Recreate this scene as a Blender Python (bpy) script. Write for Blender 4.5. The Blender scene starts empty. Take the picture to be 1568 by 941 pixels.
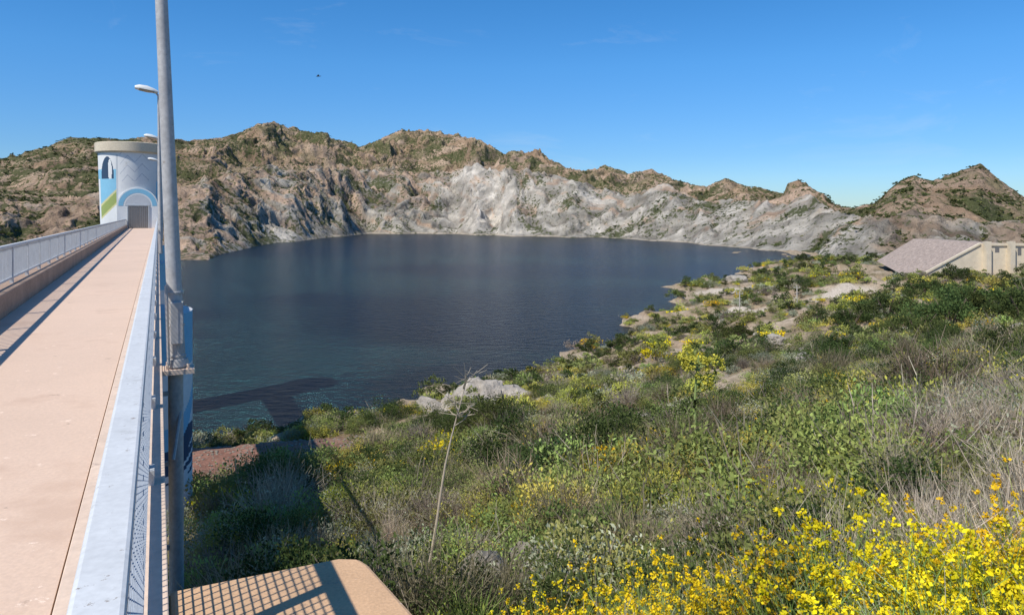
import bpy, bmesh, math, random
import numpy as np
from mathutils import Vector, noise as mnoise
random.seed(7); rng=np.random.default_rng(7)
scene=bpy.context.scene
scene.view_settings.view_transform='Standard'
scene.view_settings.look='None'
scene.view_settings.exposure=0
COL=scene.collection
WATER=-25.0

# ------------------------------------------------------------ noise
def _h(xi,yi,seed):
    h=(xi*374761393+yi*668265263+seed*974634777)&0xffffffff
    h=((h^(h>>13))*1274126177)&0xffffffff
    return ((h^(h>>16))&0xffff)/65535.0
def gn2(x,y,seed=0):
    x=np.asarray(x,float); y=np.asarray(y,float)
    x0=np.floor(x).astype(np.int64); y0=np.floor(y).astype(np.int64)
    fx=x-x0; fy=y-y0
    sx=fx*fx*fx*(fx*(fx*6-15)+10); sy=fy*fy*fy*(fy*(fy*6-15)+10)
    def g(i,j):
        a=_h(x0+i,y0+j,seed)*2*math.pi
        return np.cos(a)*(fx-i)+np.sin(a)*(fy-j)
    a=g(0,0)*(1-sx)+g(1,0)*sx
    b=g(0,1)*(1-sx)+g(1,1)*sx
    return (a*(1-sy)+b*sy)*1.4
def fbm(x,y,seed=0,o=4,gain=0.5):
    r=0;a=1.0;t=0
    for k in range(o):
        r=r+a*gn2(x*2**k+k*17.3,y*2**k-k*9.1,seed+k); t+=a; a*=gain
    return r/t*1.3
def ridged(x,y,seed=0,o=4):
    r=0;a=1.0;t=0
    for k in range(o):
        r=r+a*(1-np.abs(gn2(x*2**k+k*7.7,y*2**k+k*3.1,seed+k))*1.8); t+=a;a*=0.5
    return r/t
def sstep(a,b,x):
    t=np.clip((x-a)/(b-a),0,1); return t*t*(3-2*t)

# ------------------------------------------------------------ mesh helpers
def mesh_from(name,V,F,cols=None,mats=None,midx=None,smooth=False,link=True):
    me=bpy.data.meshes.new(name)
    V=np.asarray(V,np.float32); 
    if isinstance(F,np.ndarray):
        k=F.shape[1]
        me.vertices.add(len(V)); me.vertices.foreach_set('co',V.ravel())
        me.loops.add(F.size); me.loops.foreach_set('vertex_index',F.ravel().astype(np.int32))
        me.polygons.add(len(F))
        me.polygons.foreach_set('loop_start',np.arange(0,F.size,k,dtype=np.int32))
        me.polygons.foreach_set('loop_total',np.full(len(F),k,np.int32))
        me.update(calc_edges=True)
    else:
        me.from_pydata([tuple(v) for v in V.tolist()],[],F); me.update()
    if cols is not None:
        c=np.ones((len(V),4),np.float32); c[:,:3]=cols
        at=me.color_attributes.new('Col','FLOAT_COLOR','POINT'); at.data.foreach_set('color',c.ravel())
    for m in (mats or []): me.materials.append(m)
    if midx is not None: me.polygons.foreach_set('material_index',np.asarray(midx,np.int32))
    if smooth: me.polygons.foreach_set('use_smooth',np.ones(len(me.polygons),bool))
    ob=bpy.data.objects.new(name,me)
    if link: COL.objects.link(ob)
    return ob

class MB:
    def __init__(s): s.v=[];s.f=[];s.m=[]
    def hexa(s,p,m=0):
        b=len(s.v); s.v+=list(p)
        for q in ((3,2,1,0),(4,5,6,7),(0,1,5,4),(1,2,6,5),(2,3,7,6),(3,0,4,7)):
            s.f.append([b+i for i in q]); s.m.append(m)
    def box(s,x0,x1,y0,y1,z0,z1,m=0):
        s.hexa([(x0,y0,z0),(x1,y0,z0),(x1,y1,z0),(x0,y1,z0),(x0,y0,z1),(x1,y0,z1),(x1,y1,z1),(x0,y1,z1)],m)
    def tube(s,pts,rad,n=10,m=0,cap=True):
        pts=[Vector(p) for p in pts]; b=len(s.v)
        for i,p in enumerate(pts):
            d=(pts[min(i+1,len(pts)-1)]-pts[max(i-1,0)]).normalized()
            a=d.cross(Vector((0,0,1)))
            if a.length<1e-3: a=d.cross(Vector((1,0,0)))
            a.normalize(); c=d.cross(a)
            r=rad[i] if isinstance(rad,(list,tuple)) else rad
            for k in range(n):
                t=2*math.pi*k/n
                s.v.append(tuple(p+a*math.cos(t)*r+c*math.sin(t)*r))
        for i in range(len(pts)-1):
            for k in range(n):
                s.f.append([b+i*n+k,b+i*n+(k+1)%n,b+(i+1)*n+(k+1)%n,b+(i+1)*n+k]); s.m.append(m)
        if cap:
            s.f.append([b+k for k in range(n)]);s.m.append(m)
            s.f.append([b+(len(pts)-1)*n+k for k in reversed(range(n))]);s.m.append(m)
    def prism(s,poly,z0,z1,m=0):
        b=len(s.v);n=len(poly)
        s.v+=[(p[0],p[1],z0) for p in poly]+[(p[0],p[1],z1) for p in poly]
        s.f.append([b+i for i in reversed(range(n))]);s.m.append(m)
        s.f.append([b+n+i for i in range(n)]);s.m.append(m)
        for i in range(n):
            j=(i+1)%n; s.f.append([b+i,b+j,b+n+j,b+n+i]);s.m.append(m)
    def obj(s,name,mats,parent=None,bevel=0,smooth=False,fixn=True):
        me=bpy.data.meshes.new(name); me.from_pydata(s.v,[],s.f)
        for m in mats: me.materials.append(m)
        me.polygons.foreach_set('material_index',np.array(s.m,np.int32))
        if fixn:
            bm=bmesh.new(); bm.from_mesh(me); bmesh.ops.recalc_face_normals(bm,faces=bm.faces); bm.to_mesh(me); bm.free()
        if smooth:
            me.polygons.foreach_set('use_smooth',np.ones(len(me.polygons),bool))
            me.set_sharp_from_angle(angle=math.radians(40))
        me.update()
        ob=bpy.data.objects.new(name,me); COL.objects.link(ob)
        if parent: ob.parent=parent
        if bevel:
            b=ob.modifiers.new('bevel','BEVEL'); b.width=bevel; b.segments=2; b.limit_method='ANGLE'
        return ob
def empty(name):
    e=bpy.data.objects.new(name,None); COL.objects.link(e); return e

# ------------------------------------------------------------ materials
def nmat(name):
    m=bpy.data.materials.new(name); m.use_nodes=True
    nt=m.node_tree; b=nt.nodes['Principled BSDF']; return m,nt,b
def surf(name,col,rough=0.8,var=0.25,scale=3.0,bump=0.2,bdist=0.01,metal=0.0,col2=None,scale2=None,spots=None):
    m,nt,b=nmat(name); N=nt.nodes; L=nt.links
    geo=N.new('ShaderNodeNewGeometry')
    n1=N.new('ShaderNodeTexNoise'); n1.inputs['Scale'].default_value=scale; n1.inputs['Detail'].default_value=8; n1.inputs['Roughness'].default_value=.65
    L.new(geo.outputs['Position'],n1.inputs['Vector'])
    r=N.new('ShaderNodeValToRGB'); r.color_ramp.elements[0].position=.3; r.color_ramp.elements[1].position=.7
    c2=col2 or tuple(c*(1-var) for c in col)
    r.color_ramp.elements[0].color=(*c2,1); r.color_ramp.elements[1].color=(*col,1)
    L.new(n1.outputs[0],r.inputs[0]); out=r.outputs[0]
    n2=N.new('ShaderNodeTexNoise'); n2.inputs['Scale'].default_value=scale2 or scale*14; n2.inputs['Detail'].default_value=5
    L.new(geo.outputs['Position'],n2.inputs['Vector'])
    mr=N.new('ShaderNodeMapRange'); mr.inputs[1].default_value=.3; mr.inputs[2].default_value=.7; mr.inputs[3].default_value=1-var*.6; mr.inputs[4].default_value=1+var*.3
    L.new(n2.outputs[0],mr.inputs[0])
    mx=N.new('ShaderNodeVectorMath'); mx.operation='SCALE'; L.new(out,mx.inputs[0]); L.new(mr.outputs[0],mx.inputs['Scale']); out=mx.outputs[0]
    for sp_ in (spots or []):
        n3=N.new('ShaderNodeTexNoise'); n3.inputs['Scale'].default_value=sp_[0]; n3.inputs['Detail'].default_value=6; n3.inputs['Roughness'].default_value=.7
        L.new(geo.outputs['Position'],n3.inputs['Vector'])
        m3=N.new('ShaderNodeMapRange'); m3.inputs[1].default_value=sp_[1]; m3.inputs[2].default_value=sp_[1]+sp_[3]; L.new(n3.outputs[0],m3.inputs[0])
        mm=N.new('ShaderNodeMixRGB'); L.new(m3.outputs[0],mm.inputs[0]); L.new(out,mm.inputs[1]); mm.inputs[2].default_value=(*sp_[2],1); out=mm.outputs[0]
    L.new(out,b.inputs['Base Color']); b.inputs['Roughness'].default_value=rough; b.inputs['Metallic'].default_value=metal
    bp=N.new('ShaderNodeBump'); bp.inputs['Strength'].default_value=bump; bp.inputs['Distance'].default_value=bdist
    L.new(n2.outputs[0],bp.inputs['Height']); L.new(bp.outputs[0],b.inputs['Normal'])
    return m
def foliage_mat(name,rough=.7,trans=.2):
    m,nt,b=nmat(name); N=nt.nodes; L=nt.links
    a=N.new('ShaderNodeAttribute'); a.attribute_name='Col'
    oi=N.new('ShaderNodeObjectInfo')
    hs=N.new('ShaderNodeHueSaturation'); L.new(a.outputs['Color'],hs.inputs['Color'])
    m1=N.new('ShaderNodeMapRange'); m1.inputs[3].default_value=.475; m1.inputs[4].default_value=.525; L.new(oi.outputs['Random'],m1.inputs[0]); L.new(m1.outputs[0],hs.inputs['Hue'])
    mu=N.new('ShaderNodeMath'); mu.operation='MULTIPLY'; mu.inputs[1].default_value=7.31; L.new(oi.outputs['Random'],mu.inputs[0])
    fr=N.new('ShaderNodeMath'); fr.operation='FRACT'; L.new(mu.outputs[0],fr.inputs[0])
    m2=N.new('ShaderNodeMapRange'); m2.inputs[3].default_value=.65; m2.inputs[4].default_value=1.45; L.new(fr.outputs[0],m2.inputs[0]); L.new(m2.outputs[0],hs.inputs['Value'])
    df=N.new('ShaderNodeBsdfDiffuse'); L.new(hs.outputs[0],df.inputs['Color'])
    t=N.new('ShaderNodeBsdfTranslucent'); L.new(hs.outputs[0],t.inputs['Color'])
    mx=N.new('ShaderNodeMixShader'); mx.inputs[0].default_value=trans
    L.new(df.outputs[0],mx.inputs[1]); L.new(t.outputs[0],mx.inputs[2]); L.new(mx.outputs[0],N['Material Output'].inputs['Surface'])
    N.remove(b)
    return m
M_leaf=foliage_mat('foliage'); 
M_deck=surf('deck_concrete',(.70,.51,.38),.85,.14,.45,.35,.004,scale2=45,spots=[(.9,.56,(.58,.41,.30),.12),(6,.64,(.80,.62,.49),.03),(2.2,.66,(.44,.31,.23),.04),(11,.70,(.36,.26,.20),.02)])
M_deck_edge=surf('deck_edge_strip',(.74,.57,.44),.85,.2,1.5,.3,.004,spots=[(5,.64,(.45,.34,.27),.05)])
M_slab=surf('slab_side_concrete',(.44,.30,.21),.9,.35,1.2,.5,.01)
M_plat=surf('platform_concrete',(.62,.39,.22),.9,.25,2.0,.5,.005,scale2=70,spots=[(9,.60,(.38,.25,.16),.06),(30,.64,(.72,.52,.36),.04)])
M_rail=surf('painted_rail',(.64,.645,.63),.6,.16,5,.25,.001,scale2=60,spots=[(32,.63,(.30,.26,.22),.03),(9,.60,(.48,.48,.46),.05)])
M_rail2=surf('galvanised_rail',(.54,.56,.56),.5,.2,6,.1,.001)
M_wire=surf('wire_mesh',(.42,.46,.50),.5,.2,6,.1,.001)
M_pole=surf('galvanised_pole',(.54,.52,.49),.55,.28,3.5,.2,.002,metal=.1,scale2=25,spots=[(12,.64,(.30,.25,.2),.06)])
M_lampw=surf('lamp_head_paint',(.75,.75,.70),.5,.1,3)
M_glass=surf('lamp_glass',(.35,.33,.27),.3,.1,3)
M_white=surf('white_paint',(.80,.80,.77),.8,.10,.6,.1,.01,spots=[(1.2,.64,(.62,.60,.54),.1)])
M_cream=surf('cream_concrete',(.74,.63,.46),.85,.2,.5,.2,.02,spots=[(.9,.6,(.5,.42,.3),.1)])
M_blue=surf('light_blue_paint',(.25,.55,.72),.8,.10,.6)
M_dblue=surf('dark_blue_paint',(.03,.07,.13),.8,.10,.6)
M_green=surf('green_paint',(.33,.40,.12),.8,.10,.6)
M_yel=surf('pale_yellow_paint',(.66,.62,.30),.8,.10,.6)
M_grey=surf('pale_grey_paint',(.58,.60,.61),.8,.10,.6)
M_door=surf('grey_metal_door',(.19,.18,.17),.6,.2,2)
M_rockw=surf('limestone_rock',(.50,.44,.36),.95,.5,1.0,.9,.08,scale2=9)
M_rockg=surf('grey_rock',(.32,.28,.22),.95,.5,3.0,.9,.04,scale2=22)

# ------------------------------------------------------------ walkway frame
a=math.atan(542/1100.0)
w=Vector((-math.sin(a),math.cos(a),0)); r_=Vector((math.cos(a),math.sin(a),0))
def P(s,t,z): 
    p=w*s+r_*t; return (p.x,p.y,z)
def stbox(mb,s0,s1,t0,t1,z0,z1,m=0):
    mb.hexa([P(s0,t0,z0),P(s0,t1,z0),P(s1,t1,z0),P(s1,t0,z0),P(s0,t0,z1),P(s0,t1,z1),P(s1,t1,z1),P(s1,t0,z1)],m)
def tl(s): return -2.2-(s-13)*0.0125
DECK=-1.65; SEND=96.2

# ------------------------------------------------------------ near terrain
ctrl=[(0,0,-2.0),(3,2,-2.3),(6,0,-2.0),(12,0,-2.3),(0,-8,-1.9),(10,-10,-1.5),(-.46,6,-3.3),(-1.6,4.2,-2.9),(1.8,3.2,-2.35),(0.3,4.2,-2.8),
(-6.6,18,-7.8),(-3.0,9,-4.9),(-5,13,-6.3),(-14,38,-13.6),(-18.5,38,-13.6),(-11.5,39,-13.2),(-9.5,41,-13.3),(-15,43.5,-13.7),(-11.5,43,-13.6),(-21,44,-13.9),(-18,50,-18),(-12,30,-12.0),(-26,55,-21),(-27,38,-15),
(-3.7,22,-8.9),(-1.9,60,-16.2),(2.3,22,-7.9),(4,14,-4.9),(7.6,20,-6.1),(17,45,-9.9),(14.7,75,-16),(53,140,-18.3),(15,25,-6.1),(52,80,-11.5),
(95,170,-15.6),(125,180,-16.5),(115,200,-18.5),(135,200,-18),(141,260,-19),(125,300,-20.5),(2.6,7,-3.3),(4.8,6,-2.8),(6,9,-2.9),(12,12,-3.4),
(60,20,-4.5),(100,60,-8),(200,100,-8),(200,200,-12),(30,50,-9),(26,30,-6.2),(80,120,-14),(33,110,-17.5),(75,180,-20),(100,240,-21.5),
(-10,50,-14.6),(-7.2,55,-15.4),(4,40,-11.6),(-6,38,-12.2),(-10,28,-10.9),(-12,72,-21.5),
(-36,80,-25.3),(-27,85,-25.3),(-22,92.6,-25.2),(-4,101,-25.2),(10,130,-25.2),(30,187,-25.2),(57,245,-25.2),(92,300,-25.2),(114,344,-25.2),(187,398,-25.0),
(-5,125,-31),(0,150,-34),(10,190,-34),(30,240,-34),(60,300,-34),(90,360,-34),(-30,110,-32),(-60,90,-32),(-60,150,-38),(-10,300,-40),(-100,300,-40),(60,480,-40),
(-45,60,-25),(-30,22,-15),(-55,30,-25),(-30,0,-8),(-12,-5,-3.5),(-12,8,-6.5),(-90,0,-28),(-90,60,-34),(260,350,-22),(320,200,-12),(150,480,-26),(300,500,-20),(-60,-60,-5),(60,-60,-2),(200,-60,-4)]
C=np.array(ctrl,float)
D=np.sqrt(((C[:,None,:2]-C[None,:,:2])**2).sum(-1)); n=len(C)
A=np.zeros((n+3,n+3)); A[:n,:n]=-D-np.eye(n)*0.15; A[:n,n]=1; A[:n,n+1:]=C[:,:2]; A[n,:n]=1; A[n+1:,:n]=C[:,:2].T
W=np.linalg.solve(A,np.concatenate([C[:,2],np.zeros(3)]))
def znear(x,y):
    x=np.asarray(x,float).ravel(); y=np.asarray(y,float).ravel()
    z=np.full(x.shape,W[n])+W[n+1]*x+W[n+2]*y
    for i in range(n): z-=W[i]*np.sqrt((x-C[i,0])**2+(y-C[i,1])**2+.05)
    r=np.hypot(x,y); flat=1-.85*np.exp(-(((x+14.5)/8.0)**4+((y-40)/6)**4))
    z+=fbm(x/1.3,y/1.3,3,3)*.14*sstep(1.5,5,r)
    z+=fbm(x/7,y/7,11,3)*.8*sstep(5,25,r)*flat
    z+=fbm(x/26,y/26,21,4)*3.0*sstep(35,110,r)*flat
    z+=(ridged(x/12,y/12,31,3)-.5)*2.0*sstep(25,90,r)*flat
    return z
def masks(x,y):
    r=np.hypot(x,y)
    terr=np.exp(-(((x+14.5)/6.8)**4+((y-40.0)/4.8)**4))
    pts=np.array([(43,149),(50,150),(56,138),(62,146),(76,160)],float)
    d=np.full(np.shape(x),1e9)
    for i in range(len(pts)-1):
        p,q=pts[i],pts[i+1]; v=q-p; t=np.clip(((x-p[0])*v[0]+(y-p[1])*v[1])/(v@v),0,1)
        d=np.minimum(d,np.hypot(x-p[0]-t*v[0],y-p[1]-t*v[1]))
    track=1-sstep(3.2,6,d+fbm(x/4,y/4,5,2)*2)
    for (a_,b_,c_) in ((-4.2,57.0,6.2),(5.2,33.0,2.4),(-5.6,24,1.2),(-.3,6.3,.85),(18,42,1.3),(8,84,2.6),(64,215,8),(26,70,1.8),(12,55,1.4)):
        track=np.maximum(track,np.exp(-((((x-a_)+fbm(x/3,y/3,9,2)*c_*.5)/c_)**4+((y-b_)/(c_*1.0))**4)))
    bare=sstep(.14,.40,fbm(x/8,y/8,77,4)+.18*sstep(60,150,r)*gn2(x/20,y/20,8))
    return terr,track,bare
na,nr=640,340
ang=np.radians(np.concatenate([np.linspace(-130,-45,50)[:-1],np.linspace(-45,45,na-110),np.linspace(45,135,62)[1:]])); na=len(ang)
rad=0.25*(560/0.25)**np.linspace(0,1,nr)
AA,RR=np.meshgrid(ang,rad,indexing='ij')
X=RR*np.sin(AA); Y=RR*np.cos(AA); Z=znear(X,Y).reshape(X.shape)
terr,track,bare=masks(X,Y)
idx=np.arange(na*nr).reshape(na,nr)
F=np.stack([idx[:-1,:-1],idx[:-1,1:],idx[1:,1:],idx[1:,:-1]],-1).reshape(-1,4)[:, ::-1]
soil=np.array([.36,.265,.175]); litter=np.array([.19,.155,.085]); pale=np.array([.43,.34,.24]); red=np.array([.27,.14,.10]); sand=np.array([.54,.46,.36])
k=sstep(-.3,.3,fbm(X/3,Y/3,41,4))[...,None]
c=litter*k+soil*(1-k); c=c*(1-bare[...,None])+pale*bare[...,None]
rim=sstep(WATER+1.2,WATER+.2,Z)[...,None]*.5; c=c*(1-rim)+pale*rim
c=c*(1-track[...,None])+sand*track[...,None]; c=c*(1-terr[...,None])+red*terr[...,None]
def ground_mat(name,sc,bd):
    m,nt,b=nmat(name);N=nt.nodes;L=nt.links
    at=N.new('ShaderNodeAttribute');at.attribute_name='Col'; geo=N.new('ShaderNodeNewGeometry')
    n1=N.new('ShaderNodeTexNoise');n1.inputs['Scale'].default_value=sc;n1.inputs['Detail'].default_value=12;n1.inputs['Roughness'].default_value=.72
    L.new(geo.outputs['Position'],n1.inputs['Vector'])
    mr=N.new('ShaderNodeMapRange');mr.inputs[1].default_value=.3;mr.inputs[2].default_value=.7;mr.inputs[3].default_value=.45;mr.inputs[4].default_value=1.35;L.new(n1.outputs[0],mr.inputs[0])
    mx=N.new('ShaderNodeVectorMath');mx.operation='SCALE';L.new(at.outputs['Color'],mx.inputs[0]);L.new(mr.outputs[0],mx.inputs['Scale'])
    L.new(mx.outputs[0],b.inputs['Base Color']);b.inputs['Roughness'].default_value=1;b.inputs['Specular IOR Level'].default_value=.1
    bp=N.new('ShaderNodeBump');bp.inputs['Strength'].default_value=.8;bp.inputs['Distance'].default_value=bd;L.new(n1.outputs[0],bp.inputs['Height']);L.new(bp.outputs[0],b.inputs['Normal'])
    return m
M_ground=ground_mat('stony_ground',2.2,.12)
V=np.stack([X,Y,Z],-1).reshape(-1,3)
mesh_from('hillside_ground',V,F,cols=c.reshape(-1,3),mats=[M_ground],smooth=True)

# ------------------------------------------------------------ far mountains (surveyed by bearing)
def tb(u): return (u-784)/1100.0
sky_t=[(-900,270),(-300,235),(0,243),(50,232),(100,213),(150,211),(200,214),(240,210),(280,215),(320,213),(360,205),(400,191),(420,187),(450,197),(490,212),(520,216),(560,222),(600,205),(650,200),(700,206),(740,219),(770,234),(795,247),(820,231),(850,249),(880,263),(930,257),(960,264),(1000,260),(1030,276),(1080,289),(1110,272),(1150,287),(1200,297),(1225,284),(1260,301),(1280,316),(1310,320),(1340,312),(1380,275),(1400,267),(1430,277),(1460,266),(1500,251),(1530,272),(1568,305),(1650,300),(1800,280),(2600,260)]
mid_t=[(-900,330),(0,300),(100,300),(200,290),(280,285),(350,270),(440,258),(500,250),(560,266),(620,262),(690,270),(725,254),(760,262),(790,258),(850,274),(900,286),(960,301),(1020,288),(1080,305),(1150,310),(1200,308),(1240,302),(1290,330),(1340,335),(1400,320),(1460,335),(1568,345),(2600,340)]
shore=[(-900,300),(-100,330),(150,360),(275,385),(320,400),(400,585),(480,720),(560,900),(640,930),(700,900),(760,830),(850,800),(920,770),(1000,687),(1100,560),(1200,482),(1290,405),(1400,385),(1568,370),(2600,330)]
topY=[(-900,800),(0,850),(150,900),(280,1150),(420,1500),(650,1750),(760,1500),(880,1350),(1000,1300),(1110,1150),(1220,900),(1280,800),(1340,620),(1400,600),(1500,620),(1568,640),(2600,700)]
def I(tab,u): T=np.array(tab,float); return np.interp(u,T[:,0],T[:,1])
ucol=np.concatenate([np.linspace(-900,-120,60)[:-1],np.linspace(-120,1700,1200),np.linspace(1700,2600,60)[1:]])
tcol=tb(ucol)
Ys=I(shore,ucol); Yt=I(topY,ucol)
Ys=Ys*(1+.035*fbm(ucol/60,ucol*0,5,2)*1.5)
fr=.27
Ym=Ys+(Yt-Ys)*fr
zt=-(I(sky_t,ucol)-328)/1100*Yt; zm=-(I(mid_t,ucol)-328)/1100*Ym
dry=sstep(1270,1330,ucol)
zs=WATER+dry*3
tt=np.concatenate([np.linspace(-.12,0,12)[:-1],np.linspace(0,fr*1.1,230)[:-1],np.linspace(fr*1.1,1.02,220)[:-1],np.linspace(1.02,1.6,30)]); nt_=len(tt)
TT=tt[None,:]; 
Yg=Ys[:,None]+(Yt-Ys)[:,None]*TT; Xg=tcol[:,None]*Yg
zm_=zm[:,None]; zt_=zt[:,None]; zs_=zs[:,None]
s1=np.clip(TT/fr,0,1); front=zs_+(zm_-zs_)*(.75*s1+.25*s1**2)
s2=np.clip((TT-fr)/(1-fr),0,1)
back=zm_+(zt_-zm_)*(0.40*s2+0.60*s2**1.6) - 8*np.sin(np.pi*np.clip(s2*2.2,0,1))*(zt_-zm_>6)
Zg=np.where(TT<fr,front,back)
Zg=np.where(TT<0,zs_+TT*120,Zg)
Zg=np.where(TT>1,zt_-(TT-1)*260,Zg)
H=np.clip((zm_-zs_)/90,.3,1.2)
env=sstep(0,.07,TT)*(1-.5*sstep(.85,1.0,TT))*(1-.3*np.exp(-((TT-fr)/.07)**2))
wx=Xg+fbm(Xg/110,Yg/110,61,4)*60; wy=Yg+fbm(Xg/110,Yg/110,67,4)*60
g1=ridged(wx/100+.5*wy/100,wy/170,71,2)
g2=ridged(wx/38-.4*wy/60,wy/66,81,3)
g3=ridged(wx/12+.3*wy/14,wy/18,91,3)
iso=fbm(Xg/26,Yg/26,95,5,.6)
skyenv=1-.7*sstep(.88,1.0,TT)*(TT<1.05)
Zg=Zg+env*H*((g1-.60)*27*skyenv+(g2-.6)*19*(1-.35*(1-skyenv))+(g3-.55)*6.2+iso*3.6)
Zg=Zg+sstep(.38,.58,TT)*(1-sstep(.8,.95,TT))*(ridged(wx/150,wy/150,101,3)-.55)*56*H
Zg=Zg+sstep(.92,.99,TT)*(TT<1.05)*(ridged(Xg/45,Yg/300,107,3)-.55)*11*H
crag=fbm(wx/10,Zg/6,103,4,.6); Zg=Zg+env*sstep(0.02,.1,TT)*(1-sstep(fr,fr*1.6,TT))*crag*1.4
U=np.repeat(ucol[:,None],nt_,1)
olive=np.array([.24,.195,.115]); brown=np.array([.35,.24,.155]); pink=np.array([.51,.365,.26]); grey=np.array([.38,.345,.285]); white=np.array([.65,.585,.495]); dgreen=np.array([.085,.09,.042])
nA=fbm(wx/60,wy/60,111,4); nB=fbm(wx/22+Zg/16,wy/30,121,4,.6); nC=fbm(wx/55-Zg/16,wy/40,131,4)
fm=(1-sstep(fr*.9,fr*1.6,TT+nA*.12))
def mix(a,b,t): return a*(1-t[...,None])+b*t[...,None]
cb=mix(np.broadcast_to(olive,Xg.shape+(3,)),brown,sstep(-.25,.15,nA)); cb=mix(cb,pink,.8*sstep(-.05,.3,nC))
gm=sstep(-.2,.2,nB+.25*sstep(640,760,U)+.3*sstep(.16,.02,TT)*sstep(330,420,U)-.35*(1-sstep(250,420,U)))
cf=mix(np.broadcast_to(pink,Xg.shape+(3,)),grey,gm)
wm=np.clip(.95*np.exp(-((U-735)/50)**2)+.6*sstep(760,820,U)*(1-sstep(1290,1330,U))*sstep(-.25,.25,nC)+.35*sstep(.15,.45,nB)+.5*np.exp(-((U-440)/70)**2)*sstep(.14,.03,TT),0,1)
cf=mix(cf,white,wm*sstep(-.4,.25,nB+.2))
cf=mix(cf,brown*1.1,.55*sstep(300,240,U)); cf=mix(cf,brown*.95,.75*sstep(1300,1345,U)*sstep(-.3,.3,nA+.1)); cb=mix(cb,pink*.8,.65*sstep(1320,1370,U)*sstep(-.25,.1,nC))
cc=mix(cb,cf,fm)
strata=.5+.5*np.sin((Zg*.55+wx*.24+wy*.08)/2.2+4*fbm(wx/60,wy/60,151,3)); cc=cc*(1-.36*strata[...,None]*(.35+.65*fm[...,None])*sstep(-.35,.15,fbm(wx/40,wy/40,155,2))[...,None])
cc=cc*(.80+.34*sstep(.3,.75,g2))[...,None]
veg=np.clip(.28+.28*(1-fm)+.8*fbm(wx/45,wy/55,141,4)+.65*(.55-g2)+.55*(.5-g3)+.10*(U<640)+.1*(U<250)+.04*sstep(1300,1340,U)-.25*np.exp(-((U-735)/60)**2)*fm+.25*sstep(.05,.01,TT)*(U<420),0,1)
cc=mix(cc,dgreen*1.3+olive*.3,.42*sstep(.45,.9,veg))
cc=mix(cc,np.broadcast_to(np.array([.50,.42,.32]),cc.shape),sstep(.010,.003,TT)*sstep(1300,1250,U)*sstep(400,500,U))
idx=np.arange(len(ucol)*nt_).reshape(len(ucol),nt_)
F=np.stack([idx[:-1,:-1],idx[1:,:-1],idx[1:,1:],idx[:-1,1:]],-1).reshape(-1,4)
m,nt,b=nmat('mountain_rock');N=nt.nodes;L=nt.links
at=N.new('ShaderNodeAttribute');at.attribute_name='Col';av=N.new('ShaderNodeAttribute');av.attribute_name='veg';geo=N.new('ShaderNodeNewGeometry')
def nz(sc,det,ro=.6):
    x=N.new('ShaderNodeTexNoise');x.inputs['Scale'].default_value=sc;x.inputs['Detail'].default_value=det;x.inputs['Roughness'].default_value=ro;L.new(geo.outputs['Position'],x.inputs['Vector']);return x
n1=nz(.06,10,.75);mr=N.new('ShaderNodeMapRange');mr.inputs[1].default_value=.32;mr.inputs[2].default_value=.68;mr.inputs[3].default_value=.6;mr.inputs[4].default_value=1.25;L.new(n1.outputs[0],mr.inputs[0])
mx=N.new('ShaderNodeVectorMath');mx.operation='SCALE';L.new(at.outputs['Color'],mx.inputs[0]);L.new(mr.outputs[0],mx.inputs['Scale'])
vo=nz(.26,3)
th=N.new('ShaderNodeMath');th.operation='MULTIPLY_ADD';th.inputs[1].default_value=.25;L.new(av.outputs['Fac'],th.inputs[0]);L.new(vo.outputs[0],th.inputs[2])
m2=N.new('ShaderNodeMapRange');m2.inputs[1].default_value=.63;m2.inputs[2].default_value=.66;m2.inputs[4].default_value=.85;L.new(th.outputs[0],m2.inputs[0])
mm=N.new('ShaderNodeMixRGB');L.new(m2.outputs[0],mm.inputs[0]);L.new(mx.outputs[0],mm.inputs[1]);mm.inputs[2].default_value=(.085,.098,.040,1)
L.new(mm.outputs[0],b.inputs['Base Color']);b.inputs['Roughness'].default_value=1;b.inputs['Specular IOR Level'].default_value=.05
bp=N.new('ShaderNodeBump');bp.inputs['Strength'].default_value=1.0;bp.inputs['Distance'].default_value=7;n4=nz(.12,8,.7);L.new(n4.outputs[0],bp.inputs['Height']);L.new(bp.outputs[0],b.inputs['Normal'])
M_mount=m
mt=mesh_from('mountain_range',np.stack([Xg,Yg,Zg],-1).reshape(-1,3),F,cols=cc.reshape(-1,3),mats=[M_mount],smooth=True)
va=mt.data.attributes.new('veg','FLOAT','POINT'); va.data.foreach_set('value',veg.astype(np.float32).ravel())

M_val=surf('valley_floor',(.25,.19,.13),.95,.3,.01,.1,.1)
mb=MB(); mb.v=[(-15000,-15000,-60),(15000,-15000,-60),(15000,15000,-60),(-15000,15000,-60)]; mb.f=[[0,1,2,3]]; mb.m=[0]; mb.obj('valley_ground',[M_val])
# water
m,nt,b=nmat('reservoir_water');N=nt.nodes;L=nt.links
geo=N.new('ShaderNodeNewGeometry')
mp=N.new('ShaderNodeMapping');mp.inputs['Scale'].default_value=(.5,1.0,1);mp.inputs['Rotation'].default_value=(0,0,.35);L.new(geo.outputs['Position'],mp.inputs['Vector'])
na1=N.new('ShaderNodeTexNoise');na1.inputs['Scale'].default_value=.75;na1.inputs['Detail'].default_value=6;na1.inputs['Roughness'].default_value=.6;L.new(mp.outputs[0],na1.inputs['Vector'])
nb=N.new('ShaderNodeTexNoise');nb.inputs['Scale'].default_value=.010;nb.inputs['Detail'].default_value=5;L.new(mp.outputs[0],nb.inputs['Vector'])
mr=N.new('ShaderNodeMapRange');mr.inputs[1].default_value=.35;mr.inputs[2].default_value=.65;mr.inputs[3].default_value=.6;mr.inputs[4].default_value=1.0;L.new(nb.outputs[0],mr.inputs[0])
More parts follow.
